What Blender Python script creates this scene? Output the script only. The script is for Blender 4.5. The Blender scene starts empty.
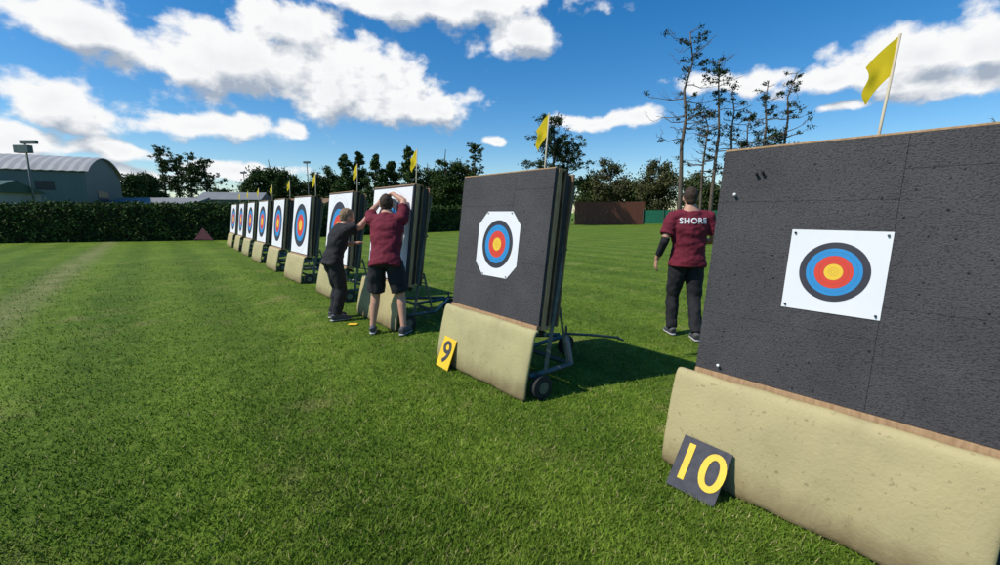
import bpy, bmesh, math, random
import numpy as np
from mathutils import Vector, Matrix, noise
from mathutils.bvhtree import BVHTree
R = math.radians
scene = bpy.context.scene
col = scene.collection
rng = np.random.default_rng(7)
random.seed(7)

# ------------------------------------------------------------ materials
def newmat(name):
    m = bpy.data.materials.new(name); m.use_nodes = True
    nt = m.node_tree; b = nt.nodes['Principled BSDF']
    return m, nt, b
def N(nt, t, **kw):
    n = nt.nodes.new(t)
    for k, v in kw.items(): setattr(n, k, v)
    return n
def c4(c): return (c[0], c[1], c[2], 1)
def mixc(nt, fac, a, b, blend='MIX'):
    n = N(nt, 'ShaderNodeMix', data_type='RGBA', blend_type=blend)
    for s, v in ((n.inputs[0], fac), (n.inputs[6], a), (n.inputs[7], b)):
        if hasattr(v, 'is_output'): nt.links.new(v, s)
        elif isinstance(v, (int, float)): s.default_value = v
        else: s.default_value = c4(v)
    return n.outputs[2]
def ramp(nt, inp, a, b, va=0.0, vb=1.0):
    n = N(nt, 'ShaderNodeMapRange'); nt.links.new(inp, n.inputs[0])
    n.inputs[1].default_value = a; n.inputs[2].default_value = b
    n.inputs[3].default_value = va; n.inputs[4].default_value = vb
    return n.outputs[0]
def mth(nt, op, a, b=None, c=None):
    n = N(nt, 'ShaderNodeMath', operation=op)
    for i, v in enumerate((a, b, c)):
        if v is None: continue
        if hasattr(v, 'is_output'): nt.links.new(v, n.inputs[i])
        else: n.inputs[i].default_value = v
    return n.outputs[0]
def noise_t(nt, vec, scale, detail=4, rough=.55, out=0):
    n = N(nt, 'ShaderNodeTexNoise'); n.inputs['Scale'].default_value = scale
    n.inputs['Detail'].default_value = detail; n.inputs['Roughness'].default_value = rough
    if vec is not None: nt.links.new(vec, n.inputs['Vector'])
    return n.outputs[out]
def mat(name, c1, c2=None, scale=6, rough=.8, bump=0, bscale=60, metallic=0, spec=.3, stretch=None, island=0):
    m, nt, b = newmat(name)
    tc = N(nt, 'ShaderNodeTexCoord'); vec = tc.outputs['Object']
    if stretch:
        mp = N(nt, 'ShaderNodeMapping'); mp.inputs['Scale'].default_value = stretch
        nt.links.new(vec, mp.inputs[0]); vec = mp.outputs[0]
    b.inputs['Roughness'].default_value = rough
    b.inputs['Metallic'].default_value = metallic
    b.inputs['Specular IOR Level'].default_value = spec
    if c2 is None: c2 = tuple(x*.82 for x in c1)
    f = ramp(nt, noise_t(nt, vec, scale, 1 if island else 5, .6), .3, .7)
    c = mixc(nt, f, c1, c2)
    if island:
        g = N(nt, 'ShaderNodeNewGeometry')
        c = mixc(nt, 1.0, c, mixc(nt, g.outputs['Random Per Island'], (1-island,)*3, (1+island,)*3), 'MULTIPLY')
        b.inputs['Specular IOR Level'].default_value = .12
    nt.links.new(c, b.inputs['Base Color'])
    if bump:
        bn = N(nt, 'ShaderNodeBump'); bn.inputs['Strength'].default_value = bump; bn.inputs['Distance'].default_value = .01
        nt.links.new(noise_t(nt, vec, bscale, 4, .65), bn.inputs['Height'])
        nt.links.new(bn.outputs[0], b.inputs['Normal'])
    return m

def grass_mat(name, blades):
    m, nt, b = newmat(name)
    g = N(nt, 'ShaderNodeNewGeometry'); pos = g.outputs['Position']
    flat = N(nt, 'ShaderNodeVectorMath', operation='MULTIPLY'); nt.links.new(pos, flat.inputs[0]); flat.inputs[1].default_value = (1, 1, 0)
    p = flat.outputs[0]
    c = mixc(nt, ramp(nt, noise_t(nt, p, .55, 3, .6), .35, .65), (.095, .168, .018), (.146, .232, .028))
    c = mixc(nt, ramp(nt, noise_t(nt, p, 3.3, 3, .65), .38, .68, 0, .75), c, (.068, .126, .014))
    c = mixc(nt, ramp(nt, noise_t(nt, p, 9.0, 2, .65), .50, .70, 0, .75), c, (.178, .255, .040))
    # worn, drier patches
    c = mixc(nt, ramp(nt, noise_t(nt, p, 1.1, 5, .7), .56, .73, 0, .8), c, (.25, .23, .09))
    # distance across / along the row of targets
    sx = N(nt, 'ShaderNodeSeparateXYZ'); nt.links.new(p, sx.inputs[0])
    across = mth(nt, 'MULTIPLY_ADD', sx.outputs[1], .610, mth(nt, 'MULTIPLY', sx.outputs[0], .792))
    # faint mowing bands running with the row
    wob = mth(nt, 'MULTIPLY_ADD', noise_t(nt, p, .8, 1, .5), .6, across)
    band = mth(nt, 'SINE', mth(nt, 'MULTIPLY', wob, 4.6))
    c = mixc(nt, 1.0, c, mixc(nt, ramp(nt, band, -.6, .6), (.88, .90, .9), (1.13, 1.10, 1.1)), 'MULTIPLY')
    ab = mth(nt, 'ABSOLUTE', mth(nt, 'ADD', across, 1.90))
    w = mth(nt, 'MULTIPLY', ramp(nt, ab, .05, .5, 1, 0), ramp(nt, noise_t(nt, p, 2.2, 4, .7), .35, .6, .2, .8))
    c = mixc(nt, w, c, (.28, .28, .12))
    if blades:
        rnd = g.outputs['Random Per Island']
        c = mixc(nt, 1.0, c, mixc(nt, rnd, (.70, .74, .7), (1.55, 1.42, 1.3)), 'MULTIPLY')
        c = mixc(nt, ramp(nt, rnd, .93, .935, 0, .8), c, (.34, .29, .13))
    else:
        dk = mixc(nt, ramp(nt, noise_t(nt, p, 28, 4, .7), .3, .7), (.52, .57, .5), (1.3, 1.2, 1.15))
        c = mixc(nt, 1.0, c, dk, 'MULTIPLY')
        bn = N(nt, 'ShaderNodeBump'); bn.inputs['Strength'].default_value = .8; bn.inputs['Distance'].default_value = .03
        nt.links.new(noise_t(nt, p, 55, 3, .7), bn.inputs['Height']); nt.links.new(bn.outputs[0], b.inputs['Normal'])
    nt.links.new(c, b.inputs['Base Color'])
    b.inputs['Roughness'].default_value = .7; b.inputs['Specular IOR Level'].default_value = .06
    return m

def foam_mat():
    m, nt, b = newmat('foam')
    tc = N(nt, 'ShaderNodeTexCoord'); v = tc.outputs['Object']
    mp = N(nt, 'ShaderNodeMapping'); mp.inputs['Scale'].default_value = (1, 1, 1.5); nt.links.new(v, mp.inputs[0])
    n1 = noise_t(nt, mp.outputs[0], 105, 4, .62)
    n2 = noise_t(nt, v, 2.2, 4, .6)
    c = mixc(nt, ramp(nt, n2, .3, .7), (.061, .058, .060), (.088, .085, .088))
    c = mixc(nt, ramp(nt, n1, .36, .50, .7, 0), c, (.020, .019, .021))
    c = mixc(nt, ramp(nt, noise_t(nt, v, 260, 2, .5), .60, .70, 0, .4), c, (.18, .175, .175))
    vo = N(nt, 'ShaderNodeTexVoronoi'); vo.inputs['Scale'].default_value = 22; nt.links.new(v, vo.inputs['Vector'])
    c = mixc(nt, mth(nt, 'MULTIPLY', ramp(nt, vo.outputs['Distance'], .09, .14, 1, 0), ramp(nt, noise_t(nt, v, 5, 1, .5), .46, .56, 0, .9)), c, (.008, .008, .008))
    nt.links.new(c, b.inputs['Base Color'])
    bn = N(nt, 'ShaderNodeBump'); bn.inputs['Strength'].default_value = .8; bn.inputs['Distance'].default_value = .010
    nt.links.new(n1, bn.inputs['Height']); nt.links.new(bn.outputs[0], b.inputs['Normal'])
    b.inputs['Roughness'].default_value = .85; b.inputs['Specular IOR Level'].default_value = .18
    return m

m_grass = grass_mat('grass_ground', False); m_blade = grass_mat('grass_blades', True)
m_foam = foam_mat()
m_ply = mat('plywood', (.46, .30, .16), (.30, .18, .09), 9, .7, .3, 80, stretch=(6, 6, 1))
m_plydark = mat('weathered_ply', (.26, .16, .085), (.15, .09, .05), 7, .8, .3, 60)
def skirt_mat():
    m, nt, b = newmat('mat_carpet')
    tc = N(nt, 'ShaderNodeTexCoord'); v = tc.outputs['Object']
    oi = N(nt, 'ShaderNodeObjectInfo')
    c = mixc(nt, ramp(nt, noise_t(nt, v, 2.5, 5, .6), .3, .7), (.42, .38, .185), (.335, .305, .155))
    c = mixc(nt, ramp(nt, oi.outputs['Random'], 0, 1, 0, .5), c, (.46, .35, .18))
    c = mixc(nt, ramp(nt, noise_t(nt, v, 38, 3, .5), .63, .71, 0, .55), c, (.19, .15, .07))
    c = mixc(nt, ramp(nt, noise_t(nt, v, 1.3, 6, .7), .50, .72, 0, .55), c, (.24, .20, .10))
    sx = N(nt, 'ShaderNodeSeparateXYZ'); nt.links.new(v, sx.inputs[0])
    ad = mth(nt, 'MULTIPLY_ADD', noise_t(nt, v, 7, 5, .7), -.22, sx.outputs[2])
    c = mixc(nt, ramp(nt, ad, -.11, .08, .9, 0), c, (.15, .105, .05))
    nt.links.new(c, b.inputs['Base Color'])
    bn = N(nt, 'ShaderNodeBump'); bn.inputs['Strength'].default_value = .5; bn.inputs['Distance'].default_value = .006
    nt.links.new(noise_t(nt, v, 60, 4, .6), bn.inputs['Height']); nt.links.new(bn.outputs[0], b.inputs['Normal'])
    b.inputs['Roughness'].default_value = .6; b.inputs['Specular IOR Level'].default_value = .2
    return m
m_skirt = skirt_mat()
m_steel = mat('galvanised_steel', (.16, .18, .155), (.09, .10, .085), 14, .5, .1, 40, metallic=.3)
m_rubber = mat('rubber', (.02, .02, .02), (.035, .033, .03), 12, .8)
m_paper = mat('paper', (.76, .76, .76), (.68, .69, .70), 3, .7)
m_gold = mat('ring_yellow', (.80, .52, .04), (.74, .47, .04), 8, .6)
m_red = mat('ring_red', (.66, .06, .035), (.58, .05, .03), 8, .6)
m_blue = mat('ring_blue', (.025, .25, .55), (.025, .22, .49), 8, .6)
m_black = mat('ring_black', (.045, .045, .055), (.03, .03, .04), 8, .6)
m_line = mat('ring_line', (.04, .04, .05), None, 8, .6)
m_yel = mat('yellow_paint', (.80, .53, .03), (.70, .45, .03), 10, .55, .15, 30)
def flag_mat():
    m, nt, b = newmat('flag_cloth')
    tc = N(nt, 'ShaderNodeTexCoord')
    c = mixc(nt, ramp(nt, noise_t(nt, tc.outputs['Object'], 12, 3, .6), .3, .7), (.88, .66, .012), (.80, .58, .012))
    nt.links.new(c, b.inputs['Base Color']); b.inputs['Roughness'].default_value = .85
    tr = N(nt, 'ShaderNodeBsdfTranslucent'); nt.links.new(c, tr.inputs[0]); mx = N(nt, 'ShaderNodeMixShader'); mx.inputs[0].default_value = .35
    out = nt.nodes['Material Output']; nt.links.new(b.outputs[0], mx.inputs[1]); nt.links.new(tr.outputs[0], mx.inputs[2]); nt.links.new(mx.outputs[0], out.inputs[0])
    return m
m_flag = flag_mat()
m_wpole = mat('pale_pole', (.55, .48, .34), (.42, .36, .25), 10, .6)
m_signblk = mat('sign_black', (.035, .037, .045), (.07, .07, .08), 18, .7, .3, 50)
m_skin = mat('skin', (.52, .29, .20), (.46, .24, .16), 12, .55, .05, 80)
m_maroon = mat('maroon_cloth', (.175, .016, .034), (.120, .011, .022), 9, .85, .3, 40)
m_blackc = mat('black_cloth', (.013, .013, .015), (.024, .024, .027), 9, .85, .3, 40)
m_hairb = mat('brown_hair', (.065, .038, .022), (.03, .018, .012), 60, .7, .6, 150)
m_hairf = mat('fair_hair', (.30, .20, .11), (.17, .11, .06), 60, .7, .6, 150)
m_shoe = mat('shoe_grey', (.10, .10, .11), (.05, .05, .055), 30, .7)
m_sole = mat('shoe_sole', (.45, .45, .45), (.3, .3, .3), 10, .7)
m_white = mat('white_print', (.8, .8, .8), None, 5, .7)
m_eye = mat('eye', (.03, .02, .015), None, 5, .3)
m_lip = mat('lip', (.35, .13, .10), None, 5, .5)
m_bark = mat('bark', (.10, .075, .055), (.05, .04, .03), 3, .9, .6, 12)
m_dead = mat('dead_wood', (.15, .115, .085), (.085, .065, .05), 2, .9, .5, 10)
m_leafd = mat('leaf_dark', (.028, .055, .014), (.055, .088, .022), .5, .8, island=.5)
m_leafo = mat('leaf_olive', (.070, .092, .026), (.042, .066, .018), .5, .8, island=.5)
m_leafb = mat('leaf_brownish', (.100, .090, .040), (.060, .072, .026), .5, .8, island=.5)
m_leafk = mat('leaf_sombre', (.020, .036, .012), (.035, .052, .016), .5, .8, island=.5)
m_hedge = mat('hedge_leaf', (.030, .060, .013), (.062, .098, .024), 1.2, .7, island=.5)
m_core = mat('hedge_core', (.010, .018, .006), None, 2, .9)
m_shedwall = mat('shed_wall', (.13, .165, .155), (.10, .13, .125), 1, .6, .4, 3, stretch=(9, 9, .1))
m_shedroof = mat('shed_roof', (.38, .375, .36), (.31, .305, .295), .5, .6, .2, 3)
m_whitewall = mat('pale_wall', (.30, .31, .28), (.24, .25, .23), 1, .7)
m_greyroof = mat('grey_roof', (.22, .23, .23), (.17, .18, .18), 1, .7)
m_greenroof = mat('green_roof', (.05, .10, .07), (.04, .08, .06), 1, .5)
m_dark = mat('dark_opening', (.03, .034, .038), None, 1, .3)
m_fence = mat('red_fence', (.20, .07, .042), (.14, .05, .033), 2, .8, .5, 4, stretch=(8, 8, .2))
m_gfence = mat('green_mesh', (.03, .22, .12), (.025, .17, .10), 2, .7)

# ------------------------------------------------------------ mesh helpers
def empty(name, loc=(0, 0, 0), rz=0, **props):
    o = bpy.data.objects.new(name, None); col.objects.link(o)
    o.location = loc; o.rotation_euler = (0, 0, rz); o.empty_display_size = .1
    for k, v in props.items(): o[k] = v
    return o
def finish(bm, name, mats, parent=None, smooth=False, bevel=0, **props):
    bmesh.ops.recalc_face_normals(bm, faces=bm.faces)
    me = bpy.data.meshes.new(name); bm.to_mesh(me); bm.free()
    return mobj(me, name, mats, parent, smooth, bevel, **props)
def mobj(me, name, mats, parent=None, smooth=False, bevel=0, **props):
    if not isinstance(mats, (list, tuple)): mats = [mats]
    if len(me.materials): me.materials.clear()
    for m in mats: me.materials.append(m)
    if smooth: me.polygons.foreach_set('use_smooth', [True]*len(me.polygons))
    o = bpy.data.objects.new(name, me); col.objects.link(o)
    if parent: o.parent = parent
    if bevel:
        b = o.modifiers.new('bevel', 'BEVEL'); b.width = bevel; b.segments = 2; b.limit_method = 'ANGLE'
    for k, v in props.items(): o[k] = v
    return o
def box(bm, x0, x1, y0, y1, z0, z1, T=None, mi=0):
    r = bmesh.ops.create_cube(bm, size=1)
    mt = Matrix.Translation(((x0+x1)/2, (y0+y1)/2, (z0+z1)/2)) @ Matrix.Diagonal((x1-x0, y1-y0, z1-z0, 1))
    if T is not None: mt = T @ mt
    bmesh.ops.transform(bm, matrix=mt, verts=r['verts'])
    for v in r['verts']:
        for f in v.link_faces: f.material_index = mi
def tube(bm, pts, rad, n=12, sides=None, mi=0):
    pts = [Vector(p) for p in pts]; rings = []
    for i, p in enumerate(pts):
        t = (pts[min(i+1, len(pts)-1)] - pts[max(i-1, 0)]).normalized()
        s = Vector(sides[i]) if sides else (Vector((1, 0, 0)) if abs(t.x) < .9 else Vector((0, 1, 0)))
        s = (s - s.dot(t)*t).normalized(); u = t.cross(s)
        r = rad[i] if isinstance(rad, (list, tuple)) else rad
        rx, ry = r if isinstance(r, (list, tuple)) else (r, r)
        rings.append([bm.verts.new(p + s*rx*math.cos(2*math.pi*k/n+.001) + u*ry*math.sin(2*math.pi*k/n+.001)) for k in range(n)])
    for a, b in zip(rings, rings[1:]):
        for k in range(n):
            f = bm.faces.new((a[k], a[(k+1) % n], b[(k+1) % n], b[k])); f.material_index = mi
    for ring, rev in ((rings[0], True), (rings[-1], False)):
        f = bm.faces.new(ring[::-1] if rev else ring); f.material_index = mi
def ellip(bm, c, r, M=None, seg=16, mi=0):
    q = bmesh.ops.create_uvsphere(bm, u_segments=seg, v_segments=max(6, seg//2+2), radius=1)
    mt = Matrix.Translation(c) @ (M.to_4x4() if M is not None else Matrix.Identity(4)) @ Matrix.Diagonal((r[0], r[1], r[2], 1))
    bmesh.ops.transform(bm, matrix=mt, verts=q['verts'])
def np_mesh(name, co, k):
    n = len(co); F = n//k
    me = bpy.data.meshes.new(name)
    me.vertices.add(n); me.vertices.foreach_set('co', co.astype(np.float32).ravel())
    me.loops.add(n); me.loops.foreach_set('vertex_index', np.arange(n, dtype=np.int32))
    me.polygons.add(F); me.polygons.foreach_set('loop_start', np.arange(F, dtype=np.int32)*k)
    me.update(calc_edges=True); me.validate()
    return me
def leaf_co(p, s):
    n = len(p)
    a = rng.normal(size=(n, 3)); a /= np.linalg.norm(a, axis=1)[:, None]
    b = rng.normal(size=(n, 3)); b -= (a*b).sum(1)[:, None]*a; b /= np.linalg.norm(b, axis=1)[:, None]
    s = np.asarray(s)[:, None]
    return np.stack([p-a*s, p+b*s*.55, p+a*s, p-b*s*.55], 1).reshape(-1, 3)

# ------------------------------------------------------------ ground + grass
bm = bmesh.new()
for (x0, y0, x1, y1) in ((-600, -300, 600, 900),):
    vs = [bm.verts.new(c) for c in ((x0, y0, 0), (x1, y0, 0), (x1, y1, 0), (x0, y1, 0))]; bm.faces.new(vs)
finish(bm, 'ground', m_grass, kind='structure', label='mown green lawn with worn pale patches', category='ground')
nb = 400000
U = rng.random(nb); r0, r1 = 1.0, 17.0
r = 1/(1/r0 - U*(1/r0-1/r1))
th = (rng.random(nb)-.5)*R(118)
cx = r*np.sin(th); cy = r*np.cos(th)-.25
h = (.011+.018*rng.random(nb))*(1+r*.02); w = (.0016+.0017*rng.random(nb))*(1+r*.16)
an = rng.random(nb)*2*np.pi; lean = h*(.3+1.2*rng.random(nb)); la = rng.random(nb)*2*np.pi
A = np.stack([cx-np.cos(an)*w, cy-np.sin(an)*w, np.full(nb, -.002)], 1)
B = np.stack([cx+np.cos(an)*w, cy+np.sin(an)*w, np.full(nb, -.002)], 1)
C = np.stack([cx+np.cos(la)*lean, cy+np.sin(la)*lean, h], 1)
mobj(np_mesh('grass', np.stack([A, B, C], 1).reshape(-1, 3), 3), 'grass', m_blade, kind='stuff', label='short mown grass blades on the lawn', category='grass')

# ------------------------------------------------------------ target stand
TILT = R(7.5)
T = Matrix.Translation((0, .18, .58)) @ Matrix.Rotation(-TILT, 4, 'X')
BW = 1.27; BH = 1.285
def noisy_skirt():
    prof = [(-.016, .004), (-.006, .07), (.004, .16), (.022, .27), (.046, .38), (.074, .47), (.092, .53), (.110, .566), (.136, .580), (.168, .566)]
    bm = bmesh.new(); nx = 40; g = []
    for i, (y, z) in enumerate(prof):
        row = []
        for j in range(nx+1):
            x = -.68+1.36*j/nx
            x += .012*noise.noise(Vector((j*.01, z*4, 1)))*(1 if j in (0, nx) else 0)
            d = .024*noise.noise(Vector((x*2.2, z*2.5, 3)))+.010*noise.noise(Vector((x*7, z*5, 9)))
            if i == 0: z2 = z+.012*abs(noise.noise(Vector((x*5, 0, 0))))
            else: z2 = z+.006*noise.noise(Vector((x*3, 5, 5)))
            flare = .02*max(0, (abs(x)-.56)/.12)*(1-z/.6)
            row.append(bm.verts.new((x, y+d+flare, z2)))
        g.append(row)
    for i in range(len(prof)-1):
        for j in range(nx): bm.faces.new((g[i][j], g[i][j+1], g[i+1][j+1], g[i+1][j]))
    return bm
def build_stand():
    P = {}
    bm = bmesh.new(); xa = -BW/2; xs = .165; xb = BW/2
    for x0, x1, zs in ((xa, xs-.0006, (.012, .345, .985, BH-.012)), (xs+.0006, xb, (.012, .50, 1.12, BH-.012))):
        for z0, z1 in zip(zs, zs[1:]): box(bm, x0, x1, 0, .03, z0+.0005, z1-.0005, T)
    box(bm, xa+.02, xb-.02, .03, .11, .02, BH-.02, T)
    P['foam_board'] = (bm, m_foam, False, .001)
    bm = bmesh.new(); h = BW/2
    box(bm, -h, -h+.016, .032, .085, 0, BH-.012, T); box(bm, h-.016, h+.010, .031, .075, -.02, BH-.012, T)
    box(bm, -h, h, .004, .125, BH-.011, BH, T); box(bm, -h+.004, h-.004, -.014, .125, -.022, .011, T)
    P['wooden_frame'] = (bm, m_ply, False, .002)
    bm = bmesh.new()
    box(bm, -h+.01, h-.01, .127, .142, -.01, BH-.01, T, 0)
    box(bm, -h+.03, h-.03, .150, .215, .02, BH-.03, T, 1)
    box(bm, -h+.02, h-.005, .219, .236, 0, BH-.02, T, 0)
    P['backing_panel'] = (bm, [m_plydark, m_foam], False, .002)
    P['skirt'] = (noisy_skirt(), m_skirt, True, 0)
    bm = bmesh.new()
    def bt(a, b, r=.02): tube(bm, [a, b], r*1.2, 4)
    for s in (-1, 1):
        x = s*.60
        hi = T @ Vector((x, .262, BH-.12))
        bt((x, .30, .16), hi); bt((x, .12, .17), (x, .62, .17)); bt((x, .62, .17), (s*.05, 1.16, .20))
        bt((x, .58, .17), T @ Vector((x, .262, .16)), .013)
        bt((s*.62, .17, .17), (s*.69, .17, .11), .014)
    for z in (.1, .65, 1.15):
        a = T @ Vector((-.6, .262, z)); b = T @ Vector((.6, .262, z)); bt(a, b, .016)
    bt((-.64, .19, .17), (.64, .19, .17)); bt((-.6, .62, .17), (.6, .62, .17)); bt((-.6, .30, .5), (.6, .30, .5))
    bt((0, .62, .17), (0, 1.22, .20)); bt((0, 1.2, .30), (0, 1.2, .14), .014)
    P['steel_frame'] = (bm, m_steel, False, 0)
    bm = bmesh.new(); tube(bm, [(0, 1.18, .22), (.10, 1.5, .17), (.2, 1.85, .10)], .014, 8); tube(bm, [(.12, 1.87, .09), (.28, 1.83, .09)], .012, 8)
    P['tow_bar'] = (bm, m_steel, True, 0)
    bm = bmesh.new(); b0 = T @ Vector((.02, .245, .75)); top = T @ Vector((.03, .20, BH)) + Vector((.06, .0, .50))
    tube(bm, [b0, top], [.008, .006], 8); P['flag_pole'] = (bm, m_wpole, True, 0)
    bm = bmesh.new(); g = []; nu, nv = 14, 10
    d = Vector((-.93, -.36, 0)); pr = Vector((.36, -.93, 0))
    ax = (b0-top).normalized()
    for i in range(nu+1):
        u = i/nu; row = []
        for j in range(nv+1):
            v = j/nv
            p = top + ax*(.005+.175*v) + d*(.115*u*(1-.2*v)) + Vector((0, 0, -.13*u**1.1)) + pr*(.014*math.sin(u*7+v*2.5)*u)
            p += d*(.012*math.sin(v*7+u*3)*u)
            row.append(bm.verts.new(p))
        g.append(row)
    for i in range(nu):
        for j in range(nv): bm.faces.new((g[i][j], g[i+1][j], g[i+1][j+1], g[i][j+1]))
    P['flag'] = (bm, m_flag, True, 0)
    return P
def face_mesh(half, step, radii, octa):
    bm = bmesh.new()
    if octa:
        c = half*.60
        pts = [(-c, -half), (c, -half), (half, -c), (half, c), (c, half), (-c, half), (-half, c), (-half, -c)]
    else:
        pts = [(-half, -half), (half, -half), (half, half), (-half, half)]
    def V(x, y, z): return bm.verts.new(T @ Vector((x, -z, .64+y)))
    f = bm.faces.new([V(x, y, .004) for x, y in pts]); f.material_index = 0
    bo = bm.faces.new([V(x, y, .0015) for x, y in pts][::-1])
    lay = .005
    n = 64
    cuts = []
    lw = step*.02; prev = 0
    for q, m in radii:
        cuts.append((prev*step, q*step-lw, m)); cuts.append((q*step-lw, q*step, 5)); prev = q
    for a, b, m in cuts:
        ra = [V(a*math.cos(t*2*math.pi/n), a*math.sin(t*2*math.pi/n), lay) for t in range(n)] if a > 0 else None
        rb = [V(b*math.cos(t*2*math.pi/n), b*math.sin(t*2*math.pi/n), lay) for t in range(n)]
        if ra is None: f = bm.faces.new(rb); f.material_index = m
        else:
            for t in range(n):
                f = bm.faces.new((ra[t], ra[(t+1) % n], rb[(t+1) % n], rb[t])); f.material_index = m
    me = bpy.data.meshes.new('target_face'); bm.to_mesh(me); bm.free()
    for m in (m_paper, m_gold, m_red, m_blue, m_black, m_line): me.materials.append(m)
    return me
base_r = [(.25, 1), (.5, 1), (1, 1), (1.5, 2), (2, 2), (2.45, 3), (2.9, 3)]
f40 = face_mesh(.20, .0395, base_r+[(3.62, 4)], False)
f60 = face_mesh(.295, .060, base_r+[(3.62, 4)], True)
f122 = face_mesh(.61, .122, base_r+[(3.4, 4), (3.9, 4), (4.4, 0), (4.9, 0)], False)
def wheel_mesh(r, wd):
    bm = bmesh.new()
    tube(bm, [(-wd/2, 0, 0), (-wd*.45, 0, 0), (wd*.45, 0, 0), (wd/2, 0, 0)], [r*.86, r, r, r*.86], 24, sides=[(0, 1, 0)]*4)
    me = bpy.data.meshes.new('tyre'); bm.to_mesh(me); bm.free(); me.materials.append(m_rubber)
    bm = bmesh.new(); tube(bm, [(-wd*.6, 0, 0), (wd*.6, 0, 0)], r*.5, 16, sides=[(0, 1, 0)]*2)
    m2 = bpy.data.meshes.new('rim'); bm.to_mesh(m2); bm.free(); m2.materials.append(m_steel)
    return me, m2
tyre, rimm = wheel_mesh(.10, .055)

parts = build_stand()
YAW = math.atan2(-.781, .625)
W = Vector((.625, -.781, 0)); Bk = Vector((.781, .625, 0))
# left-hand foot of each stand on the ground, nearest (lane 10) first
feet = [(.972, 2.500), (-.655, 4.385), (-2.16, 6.50), (-3.53, 8.35), (-5.05, 10.28), (-6.50, 12.2), (-7.95, 14.15), (-9.40, 16.1), (-10.85, 18.05), (-12.3, 20.0)]
stands = []
labels = {0: 'dark grey foam archery target with small square face', 1: 'dark grey foam archery target with octagonal white face'}
protos = {}
for nm, (bm, mt, sm, bv) in parts.items():
    bmesh.ops.recalc_face_normals(bm, faces=bm.faces)
    me = bpy.data.meshes.new(nm); bm.to_mesh(me); bm.free()
    for m in (mt if isinstance(mt, list) else [mt]): me.materials.append(m)
    if sm: me.polygons.foreach_set('use_smooth', [True]*len(me.polygons))
    protos[nm] = (me, bv)
DX = .045
for k, (lx, ly) in enumerate(feet):
    jit = 0 if k < 2 else random.uniform(-.03, .03)
    dx = DX if k == 0 else 0
    L = Vector((lx, ly, 0)) + W*.68
    s = empty('archery_target', L, YAW+jit, label=labels.get(k, 'foam archery target with large ringed face on wheeled stand'), category='archery target', group='row of archery targets on the lawn')
    for nm, (me, bv) in protos.items():
        o = bpy.data.objects.new(nm, me); col.objects.link(o); o.parent = s
        if bv: b = o.modifiers.new('bevel', 'BEVEL'); b.width = bv; b.segments = 2; b.limit_method = 'ANGLE'
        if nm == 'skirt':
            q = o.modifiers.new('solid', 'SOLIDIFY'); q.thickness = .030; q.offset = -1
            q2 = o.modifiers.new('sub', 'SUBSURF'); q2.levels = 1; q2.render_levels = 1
        else: o.location.x = dx
        if nm in ('flag', 'flag_pole'):
            o.location.x = .0 if k == 0 else .26
    o = bpy.data.objects.new('target_face', f40 if k == 0 else f60 if k == 1 else f122); col.objects.link(o); o.parent = s; o.location.x = .012 if k == 0 else 0
    for x, y, z in ((.69, .17, .10), (-.66, .19, .10), (0, 1.2, .10)):
        we = bpy.data.objects.new('wheel', tyre); col.objects.link(we); we.parent = s; we.location = (x, y, z)
        ri = bpy.data.objects.new('rim', rimm); col.objects.link(ri); ri.parent = we
    stands.append(s)
# pins / pegs pushed in the boards
for k, plist in ((0, [(-.171, .457), (.195, .457), (.195, .823), (-.171, .823)]), (1, [(-.17, .36), (.17, .36), (.17, .92), (-.17, .92)])):
    for i, (x, z) in enumerate(plist):
        bm = bmesh.new(); tube(bm, [T @ Vector((x, -.004, z)), T @ Vector((x, -.014, z))], [.0055, .0045], 10)
        finish(bm, 'face_pin', m_blackc if i != 2 else m_steel, stands[k], True)
for x, z, m in ((-.50, 1.02, m_white), (-.40, 1.13, m_blackc), (-.37, 1.135, m_blackc), (-.46, .05, m_white)):
    bm = bmesh.new(); tube(bm, [T @ Vector((x, .002, z)), T @ Vector((x+.006, -.022, z+.004))], [.005, .008], 10); ellip(bm, T @ Vector((x+.006, -.022, z+.004)), (.009, .006, .009), seg=10)
    finish(bm, 'board_peg', m, stands[0], True)

# ------------------------------------------------------------ number signs
def text_mesh(s, size, bold, font_ex=.0015, space=1.0):
    cu = bpy.data.curves.new('t', 'FONT'); cu.body = s; cu.size = size; cu.align_x = 'CENTER'; cu.align_y = 'CENTER'; cu.extrude = font_ex; cu.offset = bold; cu.resolution_u = 6; cu.space_character = space
    o = bpy.data.objects.new('t', cu); col.objects.link(o); bpy.context.view_layer.update()
    me = bpy.data.meshes.new_from_object(o.evaluated_get(bpy.context.evaluated_depsgraph_get()))
    bpy.data.objects.remove(o); return me
def sign(st, x, y, w, h, lean, roll, txt, mback, mtext, size, label, bold, sx=1.0, yaw=0):
    e = empty('number_sign', (0, 0, 0), 0, label=label, category='number sign')
    base = st.location + Matrix.Rotation(YAW, 3, 'Z') @ Vector((x, y, 0))
    e.matrix_world = Matrix.Translation(base) @ Matrix.Rotation(YAW+yaw, 4, 'Z') @ Matrix.Rotation(-lean, 4, 'X') @ Matrix.Translation((0, 0, .010)) @ Matrix.Rotation(roll, 4, 'Y')
    bm = bmesh.new(); box(bm, -w/2, w/2, 0, .008, 0, h); finish(bm, 'plate', mback, e, False, .002)
    me = text_mesh(txt, size, bold)
    me.transform(Matrix.Translation((0, -.0025, h/2)) @ Matrix.Rotation(R(90), 4, 'X') @ Matrix.Diagonal((sx, 1, 1, 1)))
    mobj(me, 'numeral', mtext, e)
    return e
sign(stands[0], -.395, -.190, .262, .29, R(36), R(4), '10', m_signblk, m_yel, .285, 'black square lane sign with painted yellow 10 leaning on skirt', .0035, .98, R(5))
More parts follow.
